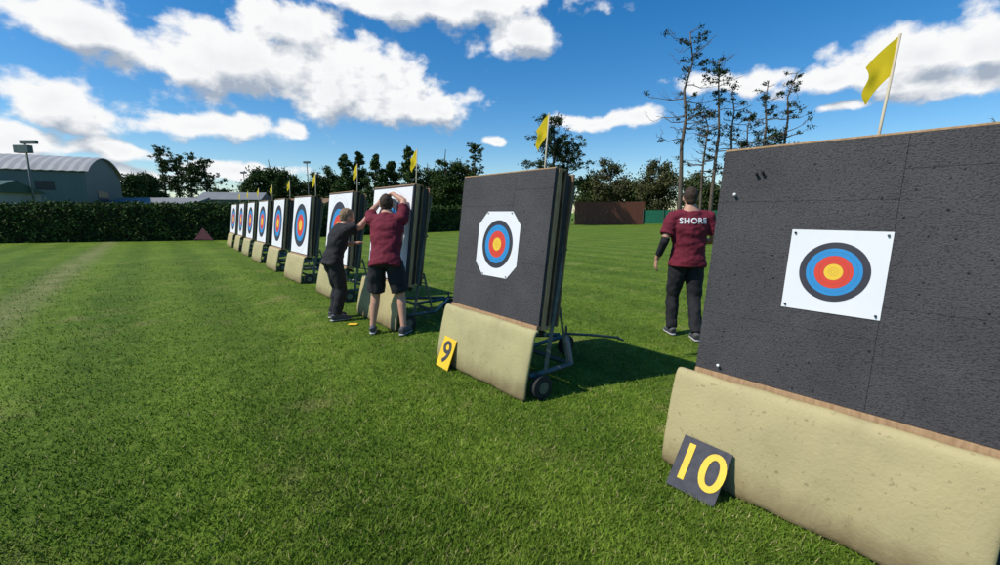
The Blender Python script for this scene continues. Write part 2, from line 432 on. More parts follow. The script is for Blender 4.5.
sign(stands[1], -.42, -.10, .215, .30, R(20), R(3), '9', m_yel, m_signblk, .30, 'yellow lane sign with black 9 leaning on skirt', .004, 1.0)

# ------------------------------------------------------------ people
def remesh(bm, name, m, parent, vox, smooth_it=2, wr=0, wscale=9, zfac=1, **pr):
    bmesh.ops.recalc_face_normals(bm, faces=bm.faces)
    me = bpy.data.meshes.new(name); bm.to_mesh(me); bm.free()
    o = bpy.data.objects.new('tmp', me); col.objects.link(o)
    md = o.modifiers.new('r', 'REMESH'); md.mode = 'VOXEL'; md.voxel_size = vox
    s = o.modifiers.new('s', 'SMOOTH'); s.factor = .5; s.iterations = smooth_it
    bpy.context.view_layer.update()
    m2 = bpy.data.meshes.new_from_object(o.evaluated_get(bpy.context.evaluated_depsgraph_get()))
    bpy.data.objects.remove(o)
    if wr:
        m2.update(); nn = [v.normal.copy() for v in m2.vertices]
        for v, nr in zip(m2.vertices, nn):
            c = v.co
            k = noise.noise(Vector((c.x*wscale, c.y*wscale, c.z*wscale*zfac))) + .5*noise.noise(Vector((c.x*wscale*2.3+5, c.y*wscale*2.3, c.z*wscale*2.3*zfac)))
            v.co = c + nr*wr*k
    m2.name = name
    return mobj(m2, name, m, parent, True, **pr)
def V(*a): return Vector(a)
def hand(bm, wrist, d, pn, sgn, curl):
    d = d.normalized(); pn = (pn - pn.dot(d)*d).normalized(); lat = d.cross(pn)*sgn
    tube(bm, [wrist-d*.02, wrist+d*.03, wrist+d*.085, wrist+d*.095], [(.026, .02), (.038, .018), (.042, .015), (.036, .011)], 12, sides=[lat]*4)
    for off, ln in ((.031, .070), (.011, .079), (-.010, .073), (-.030, .057)):
        p = wrist + d*.085 + lat*off; pts = [p - d*.01]; a = 0; dd = d + lat*off*2
        for seg, q in ((.45, .5), (.3, 1), (.25, 1)):
            a += curl*q; pts.append(pts[-1] + (dd*math.cos(a) + pn*math.sin(a)).normalized()*ln*seg*1.1)
        tube(bm, pts, [.0105, .010, .0092, .0075], 8)
    t = wrist + d*.02 + lat*.028
    td = (d*.75 + lat*.6 + pn*.25).normalized()
    tube(bm, [t, t+td*.035, t+(td+d*.2+pn*.2).normalized()*.068], [.014, .0115, .009], 8)
def person(loc, yaw, J, label, pants='long', m_top=None, m_hair=None, tw=1.0, guard=None, longhair=False):
    e = empty('person', loc, yaw, label=label, category='person')
    P, C, Nk, H = (V(*J[k]) for k in ('pelvis', 'chest', 'neck', 'head'))
    hip = [V(*J['hipL']), V(*J['hipR'])]; kn = [V(*J['kneeL']), V(*J['kneeR'])]; an = [V(*J['ankL']), V(*J['ankR'])]; td = [V(*J['toeL']), V(*J['toeR'])]
    sh = [V(*J['shL']), V(*J['shR'])]; el = [V(*J['elL']), V(*J['elR'])]; wr = [V(*J['wrL']), V(*J['wrR'])]
    hs = (hip[1]-hip[0]).normalized(); ss = (sh[1]-sh[0]).normalized()
    fd = V(*J.get('face', (0, 1, 0))).normalized()
    hx = fd.cross(V(0, 0, 1)).normalized(); hz = hx.cross(fd)
    HM = Matrix((hx, fd, hz)).transposed()
    sp = (C-P).normalized()
    def torso(bm, inf, hem=None, neck=True):
        pts = [P-sp*.09, P, P.lerp(C, .35), P.lerp(C, .7), C, C.lerp(Nk, .55), Nk]
        rr = [(.135, .10), (.165, .12), (.15, .108), (.165, .118), (.178, .122), (.165, .10), (.085, .07)]
        sd = [hs, hs, hs.lerp(ss, .3), hs.lerp(ss, .7), ss, ss, ss]
        rr = [((a+inf)*tw, (b+inf)*tw) for a, b in rr]
        if hem:
            pts[0] = P+sp*hem[0]; rr[0] = (rr[1][0]+hem[1], rr[1][1]+hem[1])
            pts.pop(1); rr.pop(1); sd.pop(1)
        if neck:
            pts += [Nk.lerp(H, .45), Nk.lerp(H, .7)]; rr += [(.058, .062), (.055, .06)]; sd += [ss, ss]
        tube(bm, pts, rr, 24, sd)
        for i in (0, 1): # shoulder caps
            tube(bm, [C.lerp(Nk, .62), (C.lerp(Nk, .62)).lerp(sh[i], .55), sh[i]], [.075+inf, .070+inf, .060+inf], 14)
            ellip(bm, sh[i], (.06+inf,)*3)
    def arm(bm, i, inf, upto=None, flare=0):
        if upto:
            tube(bm, [sh[i], sh[i].lerp(el[i], upto*.6), sh[i].lerp(el[i], upto)], [.058+inf, .056+inf+flare*.5, .052+inf+flare], 14)
        else:
            tube(bm, [sh[i], sh[i].lerp(el[i], .4), el[i]], [.054, .050, .040], 14); ellip(bm, el[i], (.040,)*3)
            tube(bm, [el[i], el[i].lerp(wr[i], .28), wr[i]], [.040, .042, .026], 14)
    # body
    bm = bmesh.new(); torso(bm, 0)
    for i in (0, 1):
        arm(bm, i, 0)
        hd = V(*J[('handL', 'handR')[i]]); hand(bm, wr[i], hd, V(*J[('palmL', 'palmR')[i]]), (-1, 1)[i]*J.get('hs', 1), J.get('curl', .35))
        tube(bm, [hip[i]+V(0, 0, .03), hip[i].lerp(kn[i], .45), kn[i], kn[i].lerp(an[i], .3), kn[i].lerp(an[i], .7), an[i]], [.088, .080, .054, .056, .042, .036], 16)
        ellip(bm, kn[i], (.054,)*3)
        f = V(td[i].x-an[i].x, td[i].y-an[i].y, 0).normalized()
        tube(bm, [an[i]+V(0, 0, -.01)-f*.04, an[i]+f*.06+V(0, 0, -.03), an[i]+f*.15+V(0, 0, -.05)], [.036, .036, .022], 12)
    ellip(bm, H+HM @ V(0, -.005, .012), (.077, .097, .112), HM); ellip(bm, H+HM @ V(0, .022, -.062), (.056, .068, .062), HM, 14)
    ellip(bm, H+HM @ V(0, .098, -.012), (.013, .020, .024), HM, 10); ellip(bm, H+HM @ V(0, .086, .024), (.045, .012, .010), HM, 10)
    for s in (-1, 1): ellip(bm, H+HM @ V(s*.078, -.005, -.008), (.011, .020, .032), HM, 10)
    remesh(bm, 'body', m_skin, e, .0065, 2)
    for s in (-1, 1):
        bm = bmesh.new(); ellip(bm, H+HM @ V(s*.031, .084, .006), (.013, .010, .007), HM, 10); finish(bm, 'eye', m_eye, e, True)
    bm = bmesh.new(); ellip(bm, H+HM @ V(0, .088, -.058), (.022, .008, .007), HM, 10); finish(bm, 'mouth', m_lip, e, True)
    # hair
    bm = bmesh.new(); ellip(bm, H+HM @ V(0, -.018, .026), (.083, .100, .104), HM)
    if longhair: ellip(bm, H+HM @ V(0, -.055, -.05), (.070, .060, .11), HM)
    else: ellip(bm, H+HM @ V(0, -.045, -.02), (.066, .058, .075), HM)
    remesh(bm, 'hair', m_hair, e, .008, 1, .006, 35)
    # shirt
    bm = bmesh.new(); torso(bm, .020, hem=(-.10, .012), neck=False)
    for i in (0, 1): arm(bm, i, .018, .72, .012)
    shirt = remesh(bm, 'shirt', m_top, e, .010, 2, .015, 8, 1.3)
    # collar
    bm = bmesh.new(); tube(bm, [Nk-V(0, 0, .015), Nk.lerp(H, .18)], [(.083*tw, .080), (.066, .068)], 18, [ss, ss]); remesh(bm, 'collar', m_top, e, .008, 1)
    # trousers
    bm = bmesh.new()
    tube(bm, [P-sp*.11, P-sp*.02, P+sp*.10], [(.135, .115), ((.178)*tw, .132*tw), (.158*tw, .118*tw)], 20, [hs]*3)
    for i in (0, 1):
        if pants == 'long':
            tube(bm, [hip[i]+V(0, 0, .02), hip[i].lerp(kn[i], .45), kn[i], kn[i].lerp(an[i], .5), an[i]+V(0, 0, .0)], [.108, .100, .080, .072, .068], 18)
            ellip(bm, kn[i], (.078,)*3)
        else:
            tube(bm, [hip[i]+V(0, 0, .02), hip[i].lerp(kn[i], .5), hip[i].lerp(kn[i], .88)], [.112, .112, .110], 18)
    remesh(bm, 'trousers' if pants == 'long' else 'shorts', m_blackc, e, .010, 2, .014, 9, .8)
    for i in (0, 1):
        f = V(td[i].x-an[i].x, td[i].y-an[i].y, 0).normalized(); a = an[i]; sd = V(-f.y, f.x, 0)
        bm = bmesh.new()
        tube(bm, [a-f*.075+V(0, 0, -.035), a-f*.03+V(0, 0, -.025), a+f*.05+V(0, 0, -.035), a+f*.13+V(0, 0, -.052), a+f*.19+V(0, 0, -.062)], [(.034, .035), (.042, .052), (.045, .042), (.048, .028), (.026, .016)], 16, [sd]*5)
        sh_o = remesh(bm, 'shoe', m_shoe, e, .007, 2)
        bm = bmesh.new()
        tube(bm, [a-f*.085+V(0, 0, -.076), a-f*.03+V(0, 0, -.077), a+f*.05+V(0, 0, -.077), a+f*.13+V(0, 0, -.077), a+f*.195+V(0, 0, -.074)], [(.028, .009), (.040, .009), (.043, .009), (.048, .009), (.024, .008)], 16, [sd]*5)
        finish(bm, 'sole', m_sole, sh_o, True)
    if guard is not None:
        i = guard; bm = bmesh.new(); tube(bm, [sh[i].lerp(el[i], .85), el[i], el[i].lerp(wr[i], .75)], [.052, .050, .040], 16); ellip(bm, el[i], (.05,)*3)
        remesh(bm, 'arm_guard', m_blackc, e, .008, 1)
    return e, shirt

# person walking off, back to the camera
J1 = dict(pelvis=(0, 0, .96), chest=(0, .01, 1.33), neck=(0, .0, 1.52), head=(-.005, .03, 1.665), face=(.05, 1, -.12),
          hipL=(-.095, 0, .90), hipR=(.095, 0, .90), kneeL=(-.12, .10, .49), kneeR=(.10, -.01, .49), ankL=(-.12, .06, .095), ankR=(.09, -.20, .095),
          toeL=(-.15, .3, 0), toeR=(.11, .1, 0), shL=(-.205, 0, 1.44), shR=(.205, 0, 1.44),
          elL=(-.29, -.05, 1.16), elR=(.30, .02, 1.17), wrL=(-.345, .06, .93), wrR=(.22, .23, 1.13), handL=(-.05, .12, -1), handR=(-.5, .8, -.1), palmL=(1, .1, 0), palmR=(0, 0, -1), curl=.4)
p1, shirt1 = person((2.24, 5.28, 0), R(-6), J1, 'person walking in maroon shirt and black trousers, back turned', 'long', m_maroon, m_hairb, 1.12, guard=0)
# lettering on the shirt back
me = text_mesh('SHORE', .092, .0025, .0, 1.10)
bmx = bmesh.new(); bmx.from_mesh(me); bmesh.ops.triangulate(bmx, faces=bmx.faces); bmesh.ops.subdivide_edges(bmx, edges=[ed for ed in bmx.edges if ed.calc_length() > .02], cuts=2)
bvh = BVHTree.FromPolygons([v.co.copy() for v in shirt1.data.vertices], [p.vertices[:] for p in shirt1.data.polygons])
for v in bmx.verts:
    x, z = v.co.x*1.0, v.co.y+1.40
    h = bvh.ray_cast(Vector((x, -1, z)), Vector((0, 1, 0)))
    v.co = Vector((x, (h[0].y if h[0] else -.14)-.006, z))
finish(bmx, 'shirt_lettering', m_white, shirt1)

# person at the target, arms up on the face
J2 = dict(pelvis=(.02, -.02, .93), chest=(.02, .10, 1.29), neck=(.015, .17, 1.47), head=(.0, .215, 1.60), face=(-.15, 1, .05),
          hipL=(-.085, -.02, .88), hipR=(.12, -.02, .88), kneeL=(-.13, .03, .48), kneeR=(.19, .01, .48), ankL=(-.17, -.03, .095), ankR=(.23, -.09, .095),
          toeL=(-.24, .3, 0), toeR=(.30, .2, 0), shL=(-.17, .15, 1.40), shR=(.205, .14, 1.41),
          elL=(-.235, .34, 1.50), elR=(.20, .30, 1.64), wrL=(-.165, .50, 1.62), wrR=(.03, .42, 1.74), handL=(.1, .8, .5), handR=(-.35, .75, -.05), palmL=(.2, .5, -1), palmR=(0, .2, -1), curl=.3)
p2, _ = person((-1.42, 5.42, 0), 0, J2, 'person in maroon shirt and black shorts reaching up to target face', 'short', m_maroon, m_hairb, 1.05)
# person in black beside, leaning to the face
J3 = dict(pelvis=(0, -.06, .86), chest=(0, .04, 1.16), neck=(0, .12, 1.32), head=(0, .175, 1.43), face=(.1, 1, -.25),
          hipL=(-.085, -.06, .80), hipR=(.085, -.06, .80), kneeL=(-.10, .02, .44), kneeR=(.10, -.01, .44), ankL=(-.11, -.05, .095), ankR=(.11, -.10, .095),
          toeL=(-.15, .2, 0), toeR=(.15, .2, 0), shL=(-.16, .08, 1.25), shR=(.16, .08, 1.25),
          elL=(-.24, .10, 1.02), elR=(.22, .26, 1.30), wrL=(-.12, .30, 1.05), wrR=(.17, .42, 1.47), handL=(.3, .8, .2), handR=(0, .5, .7), palmL=(0, 0, -1), palmR=(0, 1, -.4), curl=.35)
p3, _ = person((-2.27, 6.17, 0), R(-48), J3, 'person in black top and trousers leaning to target face', 'long', m_blackc, m_hairf, .95)

# small yellow plate lying by the people, red marker by the hedge
bm = bmesh.new(); box(bm, -.06, .06, -.045, .045, .018, .024)
finish(bm, 'yellow_plate', m_yel, None, False, .002, label='small yellow plate lying on the grass by a target', category='plate').location = (-1.97, 5.78, 0)
e = empty('red_marker', (-15.3, 23.0, 0), R(20), label='small red triangular pennant marker standing on lawn', category='marker')
bm = bmesh.new(); vs = [bm.verts.new(c) for c in ((-.42, 0, .12), (.42, 0, .08), (-.02, .04, .72), (-.42, .03, .12), (.42, .03, .08), (-.02, .07, .72))]
for f in ((0, 1, 2), (5, 4, 3), (0, 3, 4, 1), (1, 4, 5, 2), (2, 5, 3, 0)): bm.faces.new([vs[i] for i in f])
finish(bm, 'pennant', mat('red_cloth', (.42, .12, .12), (.34, .10, .10), 5), e)
for x in (-.38, .36):
    bm = bmesh.new(); tube(bm, [(x, .015, 0), (x, .015, .13)], .015, 8); finish(bm, 'leg', m_steel, e)

# ------------------------------------------------------------ hedge
def hedge(pts, hgt, thick, label, dens=230, leaf=.075):
    P = []; bm = bmesh.new()
    for (ax, ay), (bx, by) in zip(pts, pts[1:]):
        a = np.array([ax, ay]); b = np.array([bx, by]); L = np.linalg.norm(b-a); d = (b-a)/L; n = np.array([-d[1], d[0]])
        if n[1] < 0: n = -n
        ang = math.atan2(d[1], d[0])
        Tm = Matrix.Translation((ax, ay, 0)) @ Matrix.Rotation(ang, 4, 'Z')
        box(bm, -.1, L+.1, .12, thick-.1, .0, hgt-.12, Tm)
        cnt = int(L*(hgt+thick)*dens)
        t = rng.random(cnt)*L; q = rng.random(cnt)*(hgt+thick)
        front = q < hgt
        off = np.where(front, 0, q-hgt); z = np.where(front, q, hgt)
        bul = np.array([noise.noise(Vector((tt*1.3+ax, zz*1.7, oo))) for tt, zz, oo in zip(t, z, off)])
        bul2 = np.array([noise.noise(Vector((tt*.35+ax, 4, 7))) for tt in t])
        jit = rng.normal(size=cnt)*.05
        off = np.where(front, off+bul*.24+jit, off); z = np.where(front, z, z+bul*.12+bul2*.14+jit*1.5)
        P.append(np.stack([ax+d[0]*t+n[0]*off, ay+d[1]*t+n[1]*off, np.maximum(z, .02)], 1))
    P = np.concatenate(P)
    e = empty('hedge', (0, 0, 0), 0, label=label, category='hedge')
    finish(bm, 'inner_core', m_core, e)  # solid dark box filling the hedge behind its leaf shell
    mobj(np_mesh('foliage', leaf_co(P, leaf*(.6+.8*rng.random(len(P)))), 4), 'foliage', m_hedge, e)
hedge([(-46, 17.2), (-24.6, 21.6), (-14.5, 24.3)], 1.85, 1.5, 'long clipped dark green hedge edging the lawn')
hedge([(-14.2, 24.6), (-4.4, 35.5), (6, 46)], 1.9, 1.6, 'clipped dark green hedge behind the targets', 130, .10)

# ------------------------------------------------------------ trees
def add_limb(bm, a, b, ra, rb, n=5, wob=.06, droop=0):
    a, b = Vector(a), Vector(b); L = (b-a).length; pts = []
    for i in range(5):
        t = i/4; p = a.lerp(b, t)
        if 0 < i < 4: p += Vector((random.gauss(0, 1), random.gauss(0, 1), random.gauss(0, .6)))*L*wob
        p.z -= droop*L*math.sin(math.pi*t)
        pts.append(p)
    tube(bm, pts, [ra+(rb-ra)*i/4 for i in range(5)], n); return pts
def tree(name, kx, Y, h, w, kind, leafm, label, seed, dens=1.0, skew=0):
    random.seed(seed); X = kx*Y
    e = empty(name, (X, Y, 0), random.random()*.5, label=label, category='tree')
    bm = bmesh.new(); r0 = h*.010+.05 if kind == 'dead' else h*.015+.05
    wb = .012
    tp = [Vector((0, 0, -.1))]
    for i in range(1, 8): tp.append(Vector((skew*h*(i/7)**2+random.gauss(0, wb)*h*(i/7), random.gauss(0, wb)*h*(i/7), h*.95*i/7)))
    tube(bm, tp, [r0*(1-.12*i)+.01 for i in range(8)], 8)
    def at(z):
        t = min(max(z/(h*.95)*7, 0), 6.999); i = int(t); return tp[i].lerp(tp[i+1], t-i)
    finish(bm, 'trunk', m_dead if kind == 'dead' else m_bark, e, True)
    bl = bmesh.new(); cl = []
    if kind == 'dead':
        nb_ = int(36*dens)
        for i in range(nb_):
            z = h*(.30+.66*random.random()**.8); a = random.random()*6.28; L = w*.5*(1.1-.6*(z/h)**2)*random.choice((.2, .3, .45, .6, .8, 1.05))
            s = at(z); up = random.uniform(-.05, .45)
            en = s + Vector((math.cos(a)*L, math.sin(a)*L, L*up))
            pts = add_limb(bl, s, en, .055*(1.3-z/h)+.018, .016, 5, .06, .05)
            for k in range(random.randint(2, 5)):
                q = pts[random.randint(1, 4)]; a2 = a+random.uniform(-1.1, 1.1); l2 = L*random.uniform(.12, .34)
                p2_ = add_limb(bl, q, q+Vector((math.cos(a2)*l2, math.sin(a2)*l2, l2*random.uniform(.1, 1.1))), .024, .010, 4, .1)
                for _ in range(2):
                    q2 = p2_[random.randint(2, 4)]; a3 = a2+random.uniform(-1, 1); l3 = l2*random.uniform(.3, .6)
                    add_limb(bl, q2, q2+Vector((math.cos(a3)*l3, math.sin(a3)*l3, l3*random.uniform(0, 1.2))), .013, .008, 3, .1)
                if leafm and random.random() < .10+.25*(z/h): cl.append((p2_[4], random.uniform(.2, .42), 34))
    elif kind == 'pine':
        for i in range(int(26*dens)):
            z = h*random.uniform(.42, 1.0); a = random.random()*6.28; L = w*.5*random.uniform(.25, 1)*(1.15-.75*max(0, (z/h-.5)*2)**1.5)
            s = at(z*.93); en = s + Vector((math.cos(a)*L, math.sin(a)*L, L*random.uniform(.15, .5)))
            add_limb(bl, s, en, .05, .02)
            for k in range(9):
                c = s.lerp(en, random.uniform(.3, 1.1)) + Vector((random.gauss(0, .35), random.gauss(0, .35), random.gauss(.1, .25))); cl.append((c, w*random.uniform(.03, .075), 34))
    else:
        for i in range(int(64*dens)):
            if kind == 'cone':
                t = random.random()**1.15; z = h*(.10+.87*t); rr = w*.5*(1.02-t)**.75; a = random.random()*6.28; q = rr*random.uniform(.2, 1)
                c = at(z)+Vector((math.cos(a)*q, math.sin(a)*q, -q*.12)); rad = w*.12*(1.3-t)
            else:
                while True:
                    u = Vector((random.uniform(-1, 1), random.uniform(-1, 1), random.uniform(-1, 1)))
                    if .2 < u.length < 1: break
                f = 1-.5*abs(noise.noise(u*1.7+Vector((seed, 0, 0))))
                z = h*.52+u.z*h*.42*f; c = Vector((u.x*w*.44*f, u.y*w*.44*f, z)); rad = w*random.uniform(.08, .17)
            if i % 7 == 0: add_limb(bl, at(max(z*.7, h*.1)), c, .06, .02)
            cl.append((c, rad, 150))
    pts = []; sz = []
    for c, rad, cnt in cl:
        q = rng.normal(size=(cnt, 3)); q /= np.linalg.norm(q, axis=1)[:, None]; q *= (rng.random(cnt)**.5*(1+.35*rng.normal(size=cnt)).clip(.5, 1.6))[:, None]
        q *= np.array([1, 1, .7])*rad*1.2
        pts.append(np.array(c)+q); sz.append(np.full(cnt, .10 if kind in ('dead', 'pine') else .15))
    mats = [m_dead if kind == 'dead' else m_bark]
    me = bpy.data.meshes.new('crown'); bl.to_mesh(me); bl.free()
    if pts:
        co = leaf_co(np.concatenate(pts), np.concatenate(sz)*(.6+.8*rng.random(sum(len(x) for x in sz))))
        lm = np_mesh('lf', co, 4)
        b2 = bmesh.new(); b2.from_mesh(me); nf = len(b2.faces); b2.from_mesh(lm); b2.faces.ensure_lookup_table()
        for f in b2.faces[nf:]: f.material_index = 1
        b2.to_mesh(me); b2.free(); mats.append(leafm)
    mobj(me, 'crown', mats, e)
def kx(u): return (u-500)*.002225
TR = [ # bearing, distance, height, width, kind
 (136, 60, 7.2, 5.0, 'round', m_leafd), (150, 62, 7.6, 5.0, 'round', m_leafo), (168, 70, 11.6, 4.2, 'pine', m_leafd), (181, 72, 10.6, 4, 'pine', m_leafd), (194, 70, 10.8, 4.5, 'pine', m_leafd), (209, 71, 10.0, 4.5, 'pine', m_leafd), (221, 66, 5.5, 4, 'round', m_leafo),
 (261, 60, 7.6, 4.6, 'round', m_leafd), (272, 61, 8.9, 5.2, 'round', m_leafd), (287, 60, 7.8, 4.8, 'round', m_leafd), (316, 64, 7.6, 4.8, 'round', m_leafo), (331, 66, 8.6, 5.4, 'round', m_leafd),
 (348, 64, 9.8, 6, 'cone', m_leafd), (362, 66, 10.6, 5.5, 'cone', m_leafd), (376, 62, 9.6, 6, 'cone', m_leafd), (392, 64, 8.8, 5.4, 'cone', m_leafo), (411, 63, 10.9, 6.5, 'cone', m_leafd), (428, 66, 9.0, 5.6, 'round', m_leafo), (447, 62, 10.4, 6, 'round', m_leafd), (461, 64, 9.4, 5, 'round', m_leafb), (475, 60, 10.6, 3.4, 'pine', m_leafd),
 (610, 62, 9.2, 6.4, 'round', m_leafb), (632, 68, 6.8, 6, 'round', m_leafo), (657, 60, 9.2, 6.6, 'round', m_leafb), (588, 66, 7.3, 5.5, 'round', m_leafo), (700, 62, 7.2, 7, 'round', m_leafo), (740, 62, 8, 7, 'round', m_leafb)]
for i, (u, Y, h, w, kd, lm) in enumerate(TR):
    lb = {'round': 'dense dark green tree beyond the hedge', 'cone': 'conical dark evergreen tree beyond the hedge', 'pine': 'slender pine with sparse dark crown beyond the hedge'}[kd]
    tree('evergreen_tree' if kd != 'pine' else 'pine_tree', kx(u), Y, h, w, kd, lm, lb, 100+i)
tree('pine_tree', kx(551), 52, 13.2, 7.2, 'pine', m_leafk, 'tall leaning pine with open dark crown', 301, 1.2, .03)
tree('pine_tree', kx(568), 53, 10.0, 4.5, 'pine', m_leafd, 'tall leaning pine with open dark crown', 302, .8, .0)
DT = [(679, 45, 19.3, 7.4, 1.15, m_leafk), (710, 46, 17.0, 6.0, 1.2, m_leafk), (725, 47, 14.2, 6, 1.0, m_leafk), (700, 48, 12.5, 5, .8, m_leafk), (757, 46, 15.0, 6.0, 1.1, m_leafk), (779, 47, 16.0, 6.0, 1.1, m_leafk), (741, 49, 12.5, 5, .8, m_leafk), (1010, 42, 13, 6, .9, None)]
for i, (u, Y, h, w, dn, lm) in enumerate(DT):
    tree('dead_tree', kx(u), Y, h, w, 'dead', lm, 'tall mostly bare dying tree with stubby branches', 520+i, dn)
tree('evergreen_tree', kx(775), 50, 10.8, 5.2, 'round', m_leafd, 'dense dark green tree below bare trees', 400)
# distant mass of scrub and trees
pts = []
for i in range(170):
    u = random.uniform(125, 820); Y = random.uniform(62, 76); X = kx(u)*Y; c = np.array([X, Y, random.uniform(.8, 3.8)])
    q = rng.normal(size=(150, 3))*np.array([1.3, 1.0, .75]); pts.append(c+q)
pts = np.concatenate(pts); pts[:, 2] = np.abs(pts[:, 2])
mobj(np_mesh('wood', leaf_co(pts, .20*(.6+.8*rng.random(len(pts)))), 4), 'distant_wood', m_leafd, kind='stuff', label='dark scrubby belt of distant trees', category='wood')

# ------------------------------------------------------------ buildings
def shed():
    e = empty('shed', (-50.6, 42.6, 0), R(28), label='large grey-green shed with pale curved metal roof', category='shed')
    Lx, D = 10.5, 6.0; n = 16
    def prof(t): return (-D+2*D*t, 5.2+1.75*math.sin(math.pi*t)**.8)
    bm = bmesh.new()
    pr = [(-D, 0)]+[(y, z-.06) for y, z in (prof(i/n) for i in range(n+1))]+[(D, 0)]
    a = [bm.verts.new((-Lx, y, z)) for y, z in pr]; b = [bm.verts.new((Lx, y, z)) for y, z in pr]
    bm.faces.new(a); bm.faces.new(b[::-1])
    for i in range(len(pr)): bm.faces.new((a[i], a[(i+1) % len(pr)], b[(i+1) % len(pr)], b[i]))
    finish(bm, 'wall', m_shedwall, e)
    bm = bmesh.new(); rows = []
    for j in range(61):
        x = -Lx-.3+(2*Lx+.6)*j/60; rows.append([bm.verts.new((x, prof(i/n)[0]*1.03, prof(i/n)[1]+.05+(.05 if j % 2 else 0))) for i in range(n+1)])
    for p, q in zip(rows, rows[1:]):
        for i in range(n): bm.faces.new((p[i], p[i+1], q[i+1], q[i]))
    o = finish(bm, 'roof', m_shedroof, e); o.modifiers.new('s', 'SOLIDIFY').thickness = .08
    for c in ((-3, 0, -D-.04, -D+.02, .0, 3.6), (Lx-.02, Lx+.04, -3, .5, 0, 3.6)):
        bm = bmesh.new(); box(bm, *c); finish(bm, 'door', m_dark, e)
    for x in (-8.5, -6.2, 2.2, 4.6, 7.0):
        bm = bmesh.new(); box(bm, x, x+1.3, -D-.03, -D+.02, 3.5, 4.3); finish(bm, 'window', m_dark, e)
shed()
def low(x, y, lx, ly, h, rh, mw, mr, label, yaw=0):
    e = empty('low_building', (x, y, 0), yaw, label=label, category='building')
    bm = bmesh.new(); box(bm, -lx/2, lx/2, -ly/2, ly/2, 0, h); finish(bm, 'wall', mw, e)
    bm = bmesh.new(); vs = [bm.verts.new(c) for c in ((-lx/2-.3, -ly/2-.3, h), (lx/2+.3, -ly/2-.3, h), (lx/2+.3, 0, h+rh), (-lx/2-.3, 0, h+rh), (-lx/2-.3, ly/2+.3, h), (lx/2+.3, ly/2+.3, h))]
    for f in ((0, 1, 2, 3), (3, 2, 5, 4), (0, 3, 4), (1, 5, 2), (0, 4, 5, 1)): bm.faces.new([vs[i] for i in f])
    finish(bm, 'roof', mr, e)
    k = -lx/2+.8
    while k < lx/2-1.4:
        bm = bmesh.new(); box(bm, k, k+.9, -ly/2-.03, -ly/2+.03, h*.45, h*.85); k += 2.1
        finish(bm, 'window', m_dark, e)
low(-38.8, 33.0, 6.5, 4, 2.9, .9, m_whitewall, m_greenroof, 'small pale building with green roof behind the hedge')
low(-37, 50, 9, 5, 2.4, .7, m_whitewall, m_greyroof, 'long low building with grey roof behind the hedge')
low(-31, 53, 6, 5, 2.9, .9, m_shedwall, m_greyroof, 'low grey building with shallow metal roof', R(15))
low(-24, 56, 7, 5, 2.4, .8, m_whitewall, m_plydark, 'low pale hut with brown roof', R(-10))
def pole(kxv, Y, h, label, boxy=False):
    e = empty('tall_pole', (kxv*Y, Y, 0), 0, label=label, category='light pole')
    bm = bmesh.new(); tube(bm, [(0, 0, 0), (0, 0, h)], [.09, .06], 8); finish(bm, 'post', m_steel, e, True)
    bm = bmesh.new()
    if boxy: box(bm, -.75, .35, -.2, .2, h-.75, h-.2); finish(bm, 'pole_head', m_shedwall, e, False, .02); bm = bmesh.new(); box(bm, -.3, .9, -.12, .12, h-.1, h+.15)  # boxy: mast with a box and antenna, modelled in floodlight form
    else: box(bm, -.4, .4, -.12, .12, h-.08, h+.16)
    finish(bm, 'pole_head', m_shedwall, e, False, .02)
pole(kx(36), 34, 6.6, 'grey mast with box and antenna beside the shed', True); pole(kx(310), 55, 7.4, 'thin floodlight pole beyond hedge'); pole(kx(247), 62, 6.8, 'thin floodlight pole beyond hedge')
# fences
e = empty('timber_fence', (13.0, 54, 0), 0, label='tall red-brown board fence at lawn edge', category='fence')
bm = bmesh.new()
for i in range(44):
    x = -4+i*.19; box(bm, x, x+.18, 0, .03, 0, 2.75+random.uniform(-.02, .02))
finish(bm, 'boards', m_fence, e)
for i in range(5):
    bm = bmesh.new(); box(bm, -4+i*2.05, -3.9+i*2.05, .032, .14, 0, 2.7); finish(bm, 'post', m_plydark, e)
e = empty('mesh_fence', (17.2, 54, 0), 0, label='green windbreak mesh fence at lawn edge', category='fence')
bm = bmesh.new(); box(bm, 0, 32, 0, .03, .12, 1.75); finish(bm, 'mesh', m_gfence, e)
for i in range(14):
    bm = bmesh.new(); tube(bm, [(i*2.45, -.05, 0), (i*2.45, -.05, 2.0)], .035, 6); finish(bm, 'post', m_steel, e)

